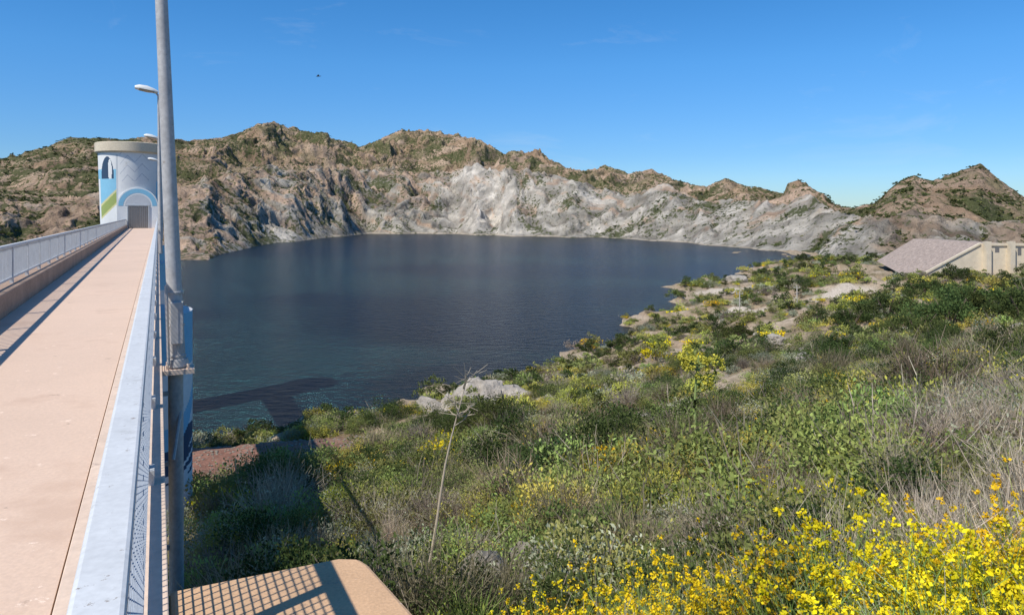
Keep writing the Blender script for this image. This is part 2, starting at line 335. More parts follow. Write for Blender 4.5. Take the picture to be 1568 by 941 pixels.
bp=N.new('ShaderNodeBump');bp.inputs['Distance'].default_value=3.4;L.new(mr.outputs[0],bp.inputs['Strength']);L.new(na1.outputs[0],bp.inputs['Height']);L.new(bp.outputs[0],b.inputs['Normal'])
b.inputs['Base Color'].default_value=(.0003,.0022,.0030,1);b.inputs['Roughness'].default_value=.2;b.inputs['IOR'].default_value=1.33;b.inputs['Specular IOR Level'].default_value=1.0
b.inputs['Specular Tint'].default_value=(.26,.86,1.0,1)
mb=MB(); mb.v=[(-2500,-400,WATER),(2500,-400,WATER),(2500,1300,WATER),(-2500,1300,WATER)]; mb.f=[[0,1,2,3]]; mb.m=[0]; mb.obj('reservoir_water',[m])

# ------------------------------------------------------------ deck bridge
br=empty('dam_footbridge')
mb=MB()
mb.hexa([P(-4,-.40,DECK-.35),P(SEND,-.40,DECK-.35),P(SEND,tl(SEND),DECK-.35),P(-4,tl(-4),DECK-.35),P(-4,-.40,DECK),P(SEND,-.40,DECK),P(SEND,tl(SEND),DECK),P(-4,tl(-4),DECK)],0)
mb.obj('deck',[M_deck],br)
mb=MB(); stbox(mb,-4,SEND,-.392,.04,DECK-.35,DECK+.010,0)
mb.obj('edge_strip',[M_deck_edge],br,bevel=.006)
mb=MB()
def lk(s,o): return tl(s)-o
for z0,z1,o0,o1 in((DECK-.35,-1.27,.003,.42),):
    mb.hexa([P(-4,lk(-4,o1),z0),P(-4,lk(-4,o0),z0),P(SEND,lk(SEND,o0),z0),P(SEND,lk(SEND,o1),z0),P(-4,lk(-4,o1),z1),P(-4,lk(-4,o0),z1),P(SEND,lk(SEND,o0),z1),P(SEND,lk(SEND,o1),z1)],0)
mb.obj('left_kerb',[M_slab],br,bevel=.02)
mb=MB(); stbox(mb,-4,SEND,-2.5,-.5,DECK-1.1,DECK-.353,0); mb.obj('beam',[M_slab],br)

def mural_cyl(name,cs,ct,R0,R1,z0,z1,fn,parent,seg=160,rows=120):
    c0=w*cs+r_*ct; V=[];F=[];mi=[]
    for j in range(rows+1):
        z=z0+(z1-z0)*j/rows; R=R0+(R1-R0)*j/rows
        for i in range(seg):
            th=2*math.pi*i/seg
            p=c0+r_*math.sin(th)*R-w*math.cos(th)*R; V.append((p.x,p.y,z))
    for j in range(rows):
        for i in range(seg):
            F.append([j*seg+i,j*seg+(i+1)%seg,(j+1)*seg+(i+1)%seg,(j+1)*seg+i])
            th=2*math.pi*(i+.5)/seg; 
            if th>math.pi: th-=2*math.pi
            mi.append(fn(th,z0+(z1-z0)*(j+.5)/rows))
    F.append([rows*seg+i for i in range(seg)]); mi.append(0)
    ob=mesh_from(name,V,F,mats=[M_white,M_blue,M_dblue,M_green,M_yel,M_grey,M_cream],midx=mi,smooth=True)
    ob.data.set_sharp_from_angle(angle=math.radians(50)); ob.parent=parent; return ob
def pier_fn(th,z):
    q=z+1.2*math.sin(th*1.7+.5)
    if z>-4.2: return 1 if q>-4.4+.4*math.sin(th*5) else 0
    if -5.2<q<-4.6: return 1
    if z>-5.9: return 0
    q=z+.5*math.sin(th*2.3)
    if q>-6.35: return 2
    k=(z+.25*math.sin(th*3)+8)*3.0
    if z<-7.05: return 0 if z<-7.3 or (k%1)<.6 else 2
    return 0 if (k%1)<.3 else 2
for i,(s,zb) in enumerate(((22.9,-10),(46,-28),(70,-32))):
    mural_cyl('pier_%d'%i,s,-1.10,2.0,2.0,zb,DECK-1.1,pier_fn,br)
rl=empty('bridge_railing')
mb=MB(); stbox(mb,.2,SEND,-.115,-.04,-.585,-.55); mb.obj('handrail',[M_rail],rl,bevel=.008)
mb=MB()
stbox(mb,.2,SEND,-.095,-.06,-1.56,-1.53)
s=1.1
while s<SEND:
    stbox(mb,s,s+.05,-.10,-.055,DECK+.013,-.587); 
    stbox(mb,s-.04,s+.09,-.055,-.02,DECK-.12,DECK+.10)
    s+=1.9
mb.obj('posts',[M_rail2],rl)
mb=MB()
s=.3
while s<70:
    stbox(mb,s,s+.006,-.060,-.054,-1.55,-.60); s+=.055 if s<25 else .11
for z in np.arange(-1.49,-.62,.055): stbox(mb,.2,SEND,-.053,-.048,z,z+.006)
mb.obj('mesh_infill',[M_wire],rl,fixn=False)
rl=empty('bridge_railing')
def lbox(mb,s0,s1,o0,o1,z0,z1):
    mb.hexa([P(s0,lk(s0,o1),z0),P(s0,lk(s0,o0),z0),P(s1,lk(s1,o0),z0),P(s1,lk(s1,o1),z0),P(s0,lk(s0,o1),z1),P(s0,lk(s0,o0),z1),P(s1,lk(s1,o0),z1),P(s1,lk(s1,o1),z1)],0)
mb=MB(); lbox(mb,-3,SEND,.16,.23,-.60,-.55); lbox(mb,-3,SEND,.175,.215,-1.19,-1.15); mb.obj('rails',[M_rail],rl,bevel=.006)
mb=MB(); s=-3
while s<SEND: lbox(mb,s,s+.06,.165,.225,-1.27,-.605); s+=1.9
mb.obj('posts',[M_rail],rl)
mb=MB(); s=-3
while s<SEND: lbox(mb,s,s+.03,.185,.205,-1.15,-.60); s+=.13
mb.obj('balusters',[M_rail],rl,fixn=False)

p0=P(-3,.05,0)
poly=[(-1.55,3.25),(-.86,3.565),(-.76,3.56),(-.70,3.50),(-.41,3.05),(1.3,.68),(2.8,-1.9),(p0[0],p0[1])][::-1]
mb=MB(); mb.prism(poly,-2.15,-1.70); mb.obj('abutment_platform',[M_plat],bevel=.02)
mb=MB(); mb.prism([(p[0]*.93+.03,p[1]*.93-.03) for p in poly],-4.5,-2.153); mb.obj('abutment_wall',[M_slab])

def lamp(s,t,zbase,ztop,r0,r1,lean,support=False,hs=1.0):
    e=empty('street_lamp'); L0=Vector(P(s,t,zbase)); h=ztop-zbase
    lv=-r_*lean
    mb=MB(); pts=[];rr=[]
    for i in range(9):
        k=i/8; pts.append(L0+lv*k*h+Vector((0,0,h*k))); rr.append(r0+(r1-r0)*k)
    mb.tube(pts,rr,20); top=pts[-1]
    mb.tube([L0+Vector((0,0,.02)),L0+Vector((0,0,.10))],[r0*1.35,r0*1.25],20)
    mb.obj('pole',[M_pole],e,smooth=True)
    mb=MB()
    mb.tube([top-Vector((0,0,.02)),top+Vector((0,0,.10))-r_*.10,top+Vector((0,0,.16))-r_*.40],[r1*.9,.035,.03],10)
    mb.obj('arm',[M_pole],e,smooth=True)
    mb=MB(); hc=top+Vector((0,0,.13))-r_*.02
    prof=[(0,.06,.07),(.14,.12,.13),(.40,.18,.19),(.70,.17,.17),(.86,.09,.09)]
    n=12
    for (d,wd,ht) in prof:
        c=hc-r_*d*hs+Vector((0,0,.16*d))
        for k in range(n):
            th=2*math.pi*k/n
            hz=math.sin(th); z=hz*ht if hz>0 else hz*ht*.5
            p=c+w*math.cos(th)*wd*hs+Vector((0,0,z*hs)); mb.v.append(tuple(p))
    for i in range(len(prof)-1):
        for k in range(n):
            mb.f.append([i*n+k,i*n+(k+1)%n,(i+1)*n+(k+1)%n,(i+1)*n+k]); mb.m.append(1 if 6<=k<=11 and 1<=i<=2 else 0)
    mb.f.append(list(range(n)));mb.m.append(0);mb.f.append([ (len(prof)-1)*n+k for k in range(n)]);mb.m.append(0)
    mb.obj('head',[M_lampw,M_glass],e,smooth=True)
    if support:
        mb=MB(); 
        stbox(mb,s-.15,s+.15,t-.16,t+.16,zbase-.05,zbase)
        for ds in(-.1,.1):
            for dt in(-.1,.1): mb.tube([P(s+ds,t+dt,zbase),P(s+ds,t+dt,zbase+.05)],.014,6)
        mb.obj('base_plate',[M_deck_edge],e)
        mb=MB(); mb.tube([P(s,t-.02,zbase-.052),P(s,t,zbase-4.8)],[.075,.07],16); 
        mb.tube([P(s,t+.04,zbase-.4),P(s-.3,t-.05,zbase-.9)],.02,8)
        for z in(-.25,-1.0,-1.9): stbox(mb,s-.03,s+.03,.04,t-.02,zbase+z-.04,zbase+z)
        mb.obj('support_post',[M_pole],e,smooth=True)
        mb=MB()
        for z in(.12,.45,.80): 
            o=-r_*lean*z; q=L0+o+Vector((0,0,z)); mb.tube([q,q+Vector((0,0,.025))],[r0*1.10,r0*1.10],20)
        stbox(mb,s-.17,s-.07,t-.07,t+.05,zbase+.28,zbase+.72)
        mb.tube([P(s-.10,t-.09,zbase+.05),P(s-.10,t-.115,zbase+.9)],.016,8)
        mb.obj('cable_box',[M_pole],e,bevel=.004)
    return e
sp=(7.75-.442*.19)/.897
lamp(sp,.19,DECK,6.9,.082,.038,.040,support=True)
lamp((30-.0)/.897,.10,DECK,4.95,.075,.05,.012)
lamp((49.5)/.897,.08,DECK,5.1,.075,.05,.010)
lamp((70)/.897,.06,DECK,5.1,.07,.05,.010)

# ------------------------------------------------------------ tower
tw=empty('intake_tower'); TS,TT_=99.4,-3.05
def tfn(th,z):
    if abs(th)>1.9: return 0
    a=math.sin(th)
    if th<-1.57: return 1
    if a<-.40:
        d=z-(.4+3.4*(a+1.0))
        if z>4.2:
            if ((a+.68)/.20)**2+((z-4.4)/2.4)**2<1: return 0 if ((a+.60)/.06)**2+((z-5.2)/1.3)**2<1 else 2
            return 0 if z>5.3 else 1
        if a<-.93: return 0
        if d<-1.0: return 4 if d>-1.25 else 0
        if d<.25: return 3
        if d<.55: return 4
        return 1
    if a<-.34: return 5 if z<7 else 0
    if -.28<a<.62 and z>3.9:
        q=(z+ .9*abs(((a+.28)/.225)%2-1)-.5*a)%1.15
        if q<.13: return 5
    if a>.86: return 1 if z<4 else 5
    return 0
mural_cyl('drum',TS,TT_,3.15,3.45,-1.9,7.3,tfn,tw,seg=300,rows=180)
mural_cyl('shaft',TS,TT_,3.0,3.15,-45,-1.903,lambda th,z:6,tw,seg=48,rows=4)
c0=w*TS+r_*TT_
mb=MB(); mb.tube([(c0.x,c0.y,7.303),(c0.x,c0.y,7.45),(c0.x,c0.y,7.453),(c0.x,c0.y,8.5),(c0.x,c0.y,8.55)],[3.6,3.7,3.78,3.8,3.7],64)
mb.obj('cap_ring',[M_cream],tw,smooth=True)
PC=-2.15; pr=2.15
def arch(R,zc,zb,n=24,t0=PC):
    return [(t0-R,zb)]+[(t0-R*math.cos(math.pi*k/n),zc+R*math.sin(math.pi*k/n)) for k in range(n+1)]+[(t0+R,zb)]
def extr(mb,pts,s0,s1,m=0):
    b=len(mb.v);n=len(pts)
    mb.v+=[P(s0,p[0],p[1]) for p in pts]+[P(s1,p[0],p[1]) for p in pts]
    mb.f.append([b+i for i in range(n)]);mb.m.append(m);mb.f.append([b+n+i for i in reversed(range(n))]);mb.m.append(m)
    for i in range(n):
        j=(i+1)%n;mb.f.append([b+i,b+n+i,b+n+j,b+j]);mb.m.append(m)
mb=MB(); extr(mb,arch(pr,1.0,-2.0),96.0,98.5); mb.obj('portal',[M_white],tw)
mb=MB()
ou=arch(pr-.12,1.0,1.0)[1:-1]; inn=arch(pr-.62,1.0,1.0)[1:-1]
for i in range(len(ou)-1):
    extr(mb,[ou[i],ou[i+1],inn[i+1],inn[i]],95.985,95.999)
mb.obj('portal_arch_band',[M_blue],tw)
mb=MB(); extr(mb,arch(pr-.80,1.02,1.02)[1:-1],95.98,95.999); mb.obj('portal_lunette',[M_grey],tw)
mb=MB()
for k in(-1,1):
    t0=PC+.05+(k*.52)-.5; stbox(mb,95.93,95.999,t0,t0+1.0,DECK+.01,.95)
mb.obj('door_leaves',[M_door],tw,bevel=.01)
mb=MB()
stbox(mb,95.90,95.998,PC-1.12,PC-.99,DECK+.01,1.0);stbox(mb,95.90,95.998,PC+1.09,PC+1.22,DECK+.01,1.0);stbox(mb,95.90,95.998,PC-1.12,PC+1.22,1.003,1.12)
for k in range(-4,5): stbox(mb,95.915,95.928,PC+.04+k*.22,PC+.055+k*.22,DECK+.1,.9)
mb.obj('door_frame',[M_rail2],tw)
mb=MB()
p=c0+r_*3.5-w*.9
mb.tube([(p.x,p.y,-3),(p.x,p.y,7.2)],.10,10); mb.obj('downpipe',[M_rail2],tw,smooth=True)

# ------------------------------------------------------------ spillway structure
sw=empty('spillway_dam')
M_rub=surf('rubble_facing',(.54,.42,.34),.95,.5,.9,.9,.5,scale2=1.6)
mb=MB(); mb.v=[(146.5,262,-8.9),(133,262,-17),(112,200.5,-18.5),(130.2,200.5,-8.0),(136,200.5,-8.0),(153,262,-8.9),(160,262,-20),(150,200.5,-20)]
mb.f=[[0,1,2,3],[0,3,4,5],[5,4,7,6],[0,5,6,1],[3,2,7,4]]; mb.m=[0]*5; mb.obj('embankment',[M_rub],sw)
mb=MB()
def ywall(pts,y0,y1,m=0):
    b=len(mb.v);n=len(pts);mb.v+=[(p[0],y0,p[1]) for p in pts]+[(p[0],y1,p[1]) for p in pts]
    mb.f.append([b+i for i in range(n)]);mb.m.append(m);mb.f.append([b+n+i for i in reversed(range(n))]);mb.m.append(m)
    for i in range(n):
        j=(i+1)%n;mb.f.append([b+i,b+n+i,b+n+j,b+j]);mb.m.append(m)
ywall([(109,-20),(112.5,-17.4),(130.0,-8.0),(175,-8.2),(175,-24),(109,-24)],199.3,200.3)
for x in(130.6,137.2,143.5,151,158): ywall([(x,-24),(x,-7.5),(x+1.3,-7.5),(x+1.3,-24)],197.6,199.29)
ywall([(112,-17.9),(129.9,-8.35),(129.9,-7.8),(112,-17.3)],198.95,199.295)
ywall([(131.91,-8.7),(175,-8.9),(175,-8.3),(131.91,-8.1)],198.95,199.295)
mb.obj('training_wall',[M_cream],sw)
mb=MB()
ywall([(134,-10.6),(134,-9.3),(135.2,-9.3),(135.2,-10.6)],199.27,199.297);ywall([(140.3,-11.4),(140.3,-9.3),(141.3,-9.3),(141.3,-11.4)],199.27,199.297)
mb.obj('wall_openings',[M_door],sw)

def znearf(x,y): return float(znear([x],[y])[0])
M_postc=surf('post_concrete',(.5,.46,.4),.9,.2,2)
for (x,y,h) in((45.0,142,6.0),(59.5,150,4.5)):
    z=znearf(x,y); mb=MB(); mb.tube([(x,y,z-.5),(x,y,z+h)],[.14,.10],8); mb.box(x-.7,x+.7,y-.06,y+.06,z+h-.55,z+h-.42)
    for d in(-.6,0,.6): mb.tube([(x+d,y,z+h-.42),(x+d,y,z+h-.2)],.05,6)
    mb.obj('utility_pole',[M_postc])

bx,by,bz=-16.2,60,11.5
mb=MB()
mb.tube([(bx-.16,by,bz),(bx-.08,by,bz+.02),(bx+.05,by,bz+.02),(bx+.2,by,bz)],[.01,.045,.04,.008],8)
for sgn in(-1,1):
    b=len(mb.v); mb.v+=[(bx-.07,by,bz+.03),(bx+.06,by,bz+.03),(bx+.05+.09,by+sgn*.20,bz+.10),(bx-.02+.05,by+sgn*.22,bz+.11),(bx+.22,by+sgn*.42,bz+.06)]
    mb.f+=[[b,b+1,b+2,b+3],[b+3,b+2,b+4]];mb.m+=[0,0]
mb.obj('flying_bird',[surf('bird_feathers',(.05,.045,.04),.8,.2,5)],fixn=False)

# ------------------------------------------------------------ rocks
def rock_mesh(name,seed,mat,flat=.6,sub=4,link=False):
    rd=random.Random(seed); bm=bmesh.new(); bmesh.ops.create_icosphere(bm,subdivisions=sub,radius=1)
    pls=[(Vector((rd.gauss(0,1),rd.gauss(0,1),rd.gauss(0,1))).normalized(),rd.uniform(.5,.85)) for _ in range(16)]
    for v in bm.verts:
        for nn,d in pls:
            k=v.co.dot(nn)-d
            if k>0: v.co-=nn*k*.92
        v.co+=v.co.normalized()*(mnoise.fractal(v.co*2.5+Vector((seed,0,0)),.8,2,5)*.13)
        v.co.z*=flat
    me=bpy.data.meshes.new(name);bm.to_mesh(me);bm.free();me.materials.append(mat)
    me.polygons.foreach_set('use_smooth',np.ones(len(me.polygons),bool)); me.set_sharp_from_angle(angle=math.radians(28))
    ob=bpy.data.objects.new(name,me)
    if link: COL.objects.link(ob)
    return ob
oc=empty('limestone_outcrop')
k=0
for (x,y,sx,sz) in [(-6.8,59,1.9,1.4),(-5.2,60,2.2,1.9),(-3.5,60.5,2.7,2.5),(-1.8,60,2.8,2.7),(-.2,61,2.3,1.7),(-2.6,58.0,2.0,1.6),(-7.8,61,1.5,1.0),(-4.5,57.5,1.6,1.2),(.9,59.5,1.4,.9),(-1.0,57.8,1.5,1.0),(-6,57,1,.7)]:
    o=rock_mesh('rock_%d'%k,100+k,M_rockw,1,4,True); o.location=(x,y,znearf(x,y)+sz*.3); o.scale=(sx,sx*.8,sz); o.rotation_euler=(.2*math.sin(k),.2,k*1.3); o.parent=oc;k+=1
for (x,y,sx,sy,sz,m) in [(5.4,34.5,1.6,.8,.7,M_rockw),(4.5,34.0,1.0,.6,.6,M_rockw),(6.4,34.8,.8,.5,.5,M_rockw),(-.25,6.9,.42,.30,.26,M_rockg),(-.72,6.5,.28,.22,.17,M_rockg),(.2,7.3,.30,.2,.20,M_rockg),(-.5,6.1,.16,.12,.08,M_rockg),(-5.8,25,.8,.5,.6,M_rockw),(-5.2,25.6,.5,.4,.5,M_rockw),
    (18,44,1.1,.8,.8,M_rockw),(76,243,4,3,2.4,M_rockw),(7,88,1.3,1.0,.8,M_rockw),(26,71,1.4,1.1,.9,M_rockw),(12,56,1.1,.8,.7,M_rockw)]:
    o=rock_mesh('boulder',200+k,m,1,4,True); o.location=(x,y,znearf(x,y)+sz*.25); o.scale=(sx,sy,sz); o.rotation_euler=(.1,.15*math.sin(k),k*2.1);k+=1
C_rock=bpy.data.collections.new('stones')
for q in range(4): C_rock.objects.link(rock_mesh('stone_%02d'%q,300+q,M_rockw if q<2 else M_rockg,.6,3))

# ------------------------------------------------------------ plant prototypes
def quads_from(Pc,D,S,ln,wd):
    a_=Pc-D*ln[:,None]*.5; b_=Pc+S*wd[:,None]*.5; c_=Pc+D*ln[:,None]*.5; d_=Pc-S*wd[:,None]*.5
    V=np.stack([a_,b_,c_,d_],1).reshape(-1,3); F=np.arange(len(V)).reshape(-1,4); return V,F
def unit(v): return v/np.maximum(np.linalg.norm(v,axis=-1,keepdims=True),1e-6)
def leafcloud(R,n,lobes,leaf,ca,cb,asp=.45,h=.8,spread=.42):
    lc=R.normal(size=(lobes,3))*[spread,spread,.22]; lc[:,2]=np.abs(lc[:,2])*h+.22*h; 
    lc[:,2]*=np.clip(1.15-np.hypot(lc[:,0],lc[:,1])*.8,.35,1.2)
    lr=R.uniform(.14,.30,lobes); li=R.integers(0,lobes,n)
    d=unit(R.normal(size=(n,3))); d[:,2]=np.where(d[:,2]<-.3,-d[:,2]*.6,d[:,2])
    pos=lc[li]+d*(lr[li]*R.uniform(.45,1.08,n))[:,None]; pos[:,2]=np.maximum(pos[:,2],.01)
    dr=unit(d+R.normal(size=(n,3))*.7+[0,0,.4]); sd=unit(np.cross(dr,R.normal(size=(n,3))))
    ln=leaf*R.uniform(.6,1.4,n); V,F=quads_from(pos,dr,sd,ln,ln*asp)
    t=np.clip(R.uniform(0,1,lobes)[li]*.55+R.uniform(0,1,n)*.45+.15*(pos[:,2]/h-.5),0,1)[:,None]
    c=np.array(ca)*(1-t)+np.array(cb)*t
    return V,F,np.repeat(c,4,0)
def stems(R,n,h,spread,wd,ca,cb,sub=3,curve=.3,base=.12):
    az=R.uniform(0,2*math.pi,n); tilt=np.abs(R.normal(size=n))*spread; L_=h*R.uniform(.55,1.1,n)
    hd=np.stack([np.cos(az),np.sin(az),0*az],1)
    b0=hd*R.uniform(0,base,n)[:,None]; d=unit(hd*np.sin(tilt)[:,None]+np.array([0,0,1])*np.cos(tilt)[:,None])
    mid=b0+d*(L_*.5)[:,None]; tip=b0+unit(d+hd*curve*R.uniform(-.3,1,n)[:,None]+R.normal(size=(n,3))*.08)*L_[:,None]
    Vs=[];Cs=[]
    def seg(p,q,w0,w1,cc):
        s=unit(np.cross(q-p,R.normal(size=p.shape)))
        Vs.append(np.stack([p-s*w0[:,None],p+s*w0[:,None],q+s*w1[:,None],q-s*w1[:,None]],1).reshape(-1,3)); Cs.append(np.repeat(cc,4,0))
    t=R.uniform(0,1,n)[:,None]; cc=np.array(ca)*(1-t)+np.array(cb)*t; W0=np.full(n,wd)
    seg(b0,mid,W0,W0*.8,cc); seg(mid,tip,W0*.8,W0*.3,cc); tp=[tip]
    for k in range(sub):
        f=R.uniform(.35,.95,n)[:,None]; st=np.where(f<.5,b0+(mid-b0)*f*2,mid+(tip-mid)*(f-.5)*2)
        e=st+unit(d+R.normal(size=(n,3))*.55)*(L_*R.uniform(.15,.4,n))[:,None]; e[:,2]=np.maximum(e[:,2],.01)
        seg(st,e,W0*.6,W0*.25,cc*R.uniform(.8,1.2,(n,1))); tp.append(e)
    V=np.concatenate(Vs); return V,np.arange(len(V)).reshape(-1,4),np.concatenate(Cs),np.concatenate(tp)
def merge(parts):
    V=[];F=[];Cc=[];o=0
    for v,f,c in parts: V.append(v);F.append(f+o);Cc.append(c);o+=len(v)
    return np.concatenate(V),np.concatenate(F),np.concatenate(Cc)
def blobs(R,P_,n_,sz,ca,cb):
    m_=len(P_); i=np.repeat(np.arange(m_),n_); k=len(i)
    pos=P_[i]+R.normal(size=(k,3))*sz*.5; dr=unit(R.normal(size=(k,3))+[0,0,.3]); sd=unit(np.cross(dr,R.normal(size=(k,3))))
    ln=sz*R.uniform(.6,1.2,k); V,F=quads_from(pos,dr,sd,ln,ln*.8); t=R.uniform(0,1,k)[:,None]
    return V,F,np.repeat(np.array(ca)*(1-t)+np.array(cb)*t,4,0)
def collection(name,protos):
    c_=bpy.data.collections.new(name)
    for i,(V,F,cc_) in enumerate(protos):
        o=mesh_from('%s_%02d'%(name,i),V,F,cols=cc_,mats=[M_leaf],link=False); c_.objects.link(o)
    return c_
def scatter(name,coll,pts,scl,rotz,idx,tilt=None,sz=None):
    m_=len(pts); me=bpy.data.meshes.new(name); me.vertices.add(m_); me.vertices.foreach_set('co',np.asarray(pts,np.float32).ravel())
    a=me.attributes.new('rot','FLOAT_VECTOR','POINT'); rv=np.zeros((m_,3),np.float32); rv[:,2]=rotz
    if tilt is not None: rv[:,:2]=tilt
    a.data.foreach_set('vector',rv.ravel())
    a=me.attributes.new('scl','FLOAT_VECTOR','POINT'); sv=np.repeat(np.asarray(scl,np.float32)[:,None],3,1)
    if sz is not None: sv[:,2]*=sz
    a.data.foreach_set('vector',sv.ravel().astype(np.float32))
    a=me.attributes.new('idx','INT','POINT'); a.data.foreach_set('value',np.asarray(idx,np.int32))
    ob=bpy.data.objects.new(name,me); COL.objects.link(ob)
    g=bpy.data.node_groups.new(name,'GeometryNodeTree')
    g.interface.new_socket('Geometry',in_out='INPUT',socket_type='NodeSocketGeometry'); g.interface.new_socket('Geometry',in_out='OUTPUT',socket_type='NodeSocketGeometry')
    N=g.nodes;L=g.links; gi=N.new('NodeGroupInput');go=N.new('NodeGroupOutput'); ci=N.new('GeometryNodeCollectionInfo'); ci.inputs['Collection'].default_value=coll; ci.inputs['Separate Children'].default_value=True; ci.inputs['Reset Children'].default_value=True
    ip=N.new('GeometryNodeInstanceOnPoints'); ip.inputs['Pick Instance'].default_value=True
    def at(nm,dt):
        q=N.new('GeometryNodeInputNamedAttribute'); q.data_type=dt; q.inputs['Name'].default_value=nm
        return [o for o in q.outputs if o.enabled and o.name=='Attribute'][0]
    L.new(gi.outputs[0],ip.inputs['Points']);L.new(ci.outputs[0],ip.inputs['Instance']);L.new(at('rot','FLOAT_VECTOR'),ip.inputs['Rotation']);L.new(at('scl','FLOAT_VECTOR'),ip.inputs['Scale']);L.new(at('idx','INT'),ip.inputs['Instance Index']);L.new(ip.outputs[0],go.inputs[0])
    md=ob.modifiers.new('scatter','NODES'); md.node_group=g
    return ob
R=np.random.default_rng(3)
OL=(.13,.145,.048);OL2=(.31,.32,.105);DG=(.034,.052,.019);DG2=(.11,.145,.045);YG=(.32,.32,.055);YG2=(.60,.55,.08);GB=(.20,.165,.12);GB2=(.39,.33,.25);TAN=(.41,.34,.23);TAN2=(.62,.53,.40);FY=(.66,.46,.01);FY2=(.82,.63,.03);GG=(.17,.24,.055);GG2=(.32,.40,.11);WOOD=(.16,.125,.09);SG=(.23,.25,.155);SG2=(.42,.42,.30)
def leafy(n,l,lf,a_,b_,h=.8,asp=.45,fl=None,sp=.34):
    v,f,c1,_=stems(R,45,h*.8,.7,.007,WOOD,GB2,1)
    ps=[(v,f,c1),leafcloud(R,n,l,lf,a_,b_,asp,h,sp)]
    if fl: ps.append(leafcloud(R,fl,l,lf*.8,FY,FY2,.8,h*1.08,sp))
    return merge(ps)
near_p=[leafy(2600,22,.042,OL,OL2),leafy(2600,18,.048,OL,GG2),leafy(3000,22,.042,DG,DG2,.95),leafy(2600,26,.036,SG,SG2,.6),leafy(2600,22,.042,OL2,YG2,.7),leafy(2000,22,.042,OL,YG,.7,fl=600)]
v,f,c1,_=stems(R,260,.75,.8,.005,GB,GB2,4); near_p.append(merge([(v,f,c1),leafcloud(R,500,16,.035,SG,SG2)]))
v,f,c1,_=stems(R,240,.75,.7,.005,(.16,.13,.07),TAN,4); near_p.append(merge([(v,f,c1),leafcloud(R,900,16,.038,OL,OL2)]))
C_near=collection('scrub_bush',near_p)
far_p=[leafy(700,12,.095,OL,OL2,sp=.3),leafy(700,12,.10,OL,GG2,sp=.3),leafy(900,14,.095,DG,DG2,.95,sp=.3),leafy(650,14,.09,SG,SG2,.6,sp=.32),leafy(700,14,.095,OL2,YG2,.7,sp=.32),leafy(550,14,.09,OL2,YG,.7,fl=260,sp=.32),leafy(550,14,.08,GB,GB2,.6,sp=.32),leafy(550,14,.085,(.19,.165,.08),TAN,.6,sp=.32)]
C_far=collection('hill_scrub',far_p)
C_mt=collection('mountain_scrub',[merge([leafcloud(R,110,7,.3,DG,OL,.7,.8)]) for _ in range(3)]+[merge([leafcloud(R,110,7,.3,OL,OL2,.7,.7)])])
gr=[]
for (a_,b_,hh,sp_,wd,nn,sb) in [(GG,GG2,.9,.35,.006,170,0),(TAN,TAN2,1.0,.32,.0045,150,2),(GB,TAN,1.0,.5,.0045,120,5),(GG,YG,.9,.5,.005,130,3),(GB2,TAN2,1.0,.55,.004,120,5)]:
    v,f,c1,_=stems(R,nn,hh,sp_,wd,a_,b_,sb); gr.append((v,f,c1))
C_grass=collection('dry_grass',gr)
fl=[]
for q in range(3):
    v,f,c1,tp=stems(R,90,1.0,.33,.004,GG,GG2,3,base=.25); sel=tp[tp[:,2]>.66]; sel=sel[R.permutation(len(sel))[:110]]
    lv=stems(R,260,.8,.5,.005,GG,SG2,2,base=.3)
    fl.append(merge([(v,f,c1),lv[:3],blobs(R,sel,14,.026,FY,FY2)]))
C_flow=collection('yellow_flowers',fl)

# ------------------------------------------------------------ scatter
def excl(x,y,z,pad=0.3):
    t=x*r_.x+y*r_.y; terr,track,bare=masks(x,y)
    ok=(z>WATER+.25)&(t>.35+pad)&(terr<.3)&(track<.35)
    inp=(x<1.5)&(y< 3.75)&((x*.82+y*.57)<1.75)
    ok&=~((x<-8.3)&(x>-18)&(y>29.5)&(y<36.5)&(R.uniform(0,1,len(x))<.93))
    ok&=~((np.abs(x+3)<6.5)&(y>42)&(y<54)&(R.uniform(0,1,len(x))<.6))
    return ok&~inp,bare
def samp(nn,r0,r1,p,a0=-40,a1=50):
    u=R.uniform(0,1,nn)
    r=r0*(r1/r0)**u if p==0 else (r0**p+(r1**p-r0**p)*u)**(1/p)
    a=np.radians(R.uniform(a0,a1,nn)); return r*np.sin(a),r*np.cos(a),r
def choose(x,y,groups,seed):
    nz_=fbm(x/6,y/6,seed,3)+R.normal(size=len(x))*.35
    e=np.quantile(nz_,np.cumsum([g[1] for g in groups])[:-1]/np.sum([g[1] for g in groups]))
    k=np.digitize(nz_,e); return np.array([g[0] for g in groups])[k]
x,y,r=samp(2700,3.8,60,1.0); z=znear(x,y); ok,bare=excl(x,y,z); gap=fbm(x/2.6,y/2.6,61,2); ok&=(R.uniform(0,1,len(x))>bare*.8)&(gap>-.28); x,y,z,r=x[ok],y[ok],z[ok],r[ok]
s=R.uniform(.6,1.1,len(x))*(1+.7*R.uniform(0,1,len(x))**3)*np.clip(.6+r/26,.7,1.5)
i=choose(x,y,[(2,2.0),(0,1.4),(6,.6),(5,.6),(3,.9),(7,.8),(4,1.0),(1,1.2)],51)
scatter('scrub_bushes',C_near,np.stack([x,y,z-.05],1),s,R.uniform(0,6.28,len(x)),i,R.normal(size=(len(x),2))*.08)
x,y,r=samp(10500,42,420,1.15); z=znear(x,y); ok,bare=excl(x,y,z); gap=fbm(x/7,y/7,62,3); ok&=(R.uniform(0,1,len(x))>bare*.88)&(gap>-.27); ok&=~((np.abs(y-200)<3)&(x>108)); ok&=~((y>196)&(x>108)&(y<266)&(x<165)); x,y,z,r=x[ok],y[ok],z[ok],r[ok]
s=R.uniform(.8,1.2,len(x))*(1.05+1.4*R.uniform(0,1,len(x))**2.5)*np.clip(.8+r/210,.9,1.95)
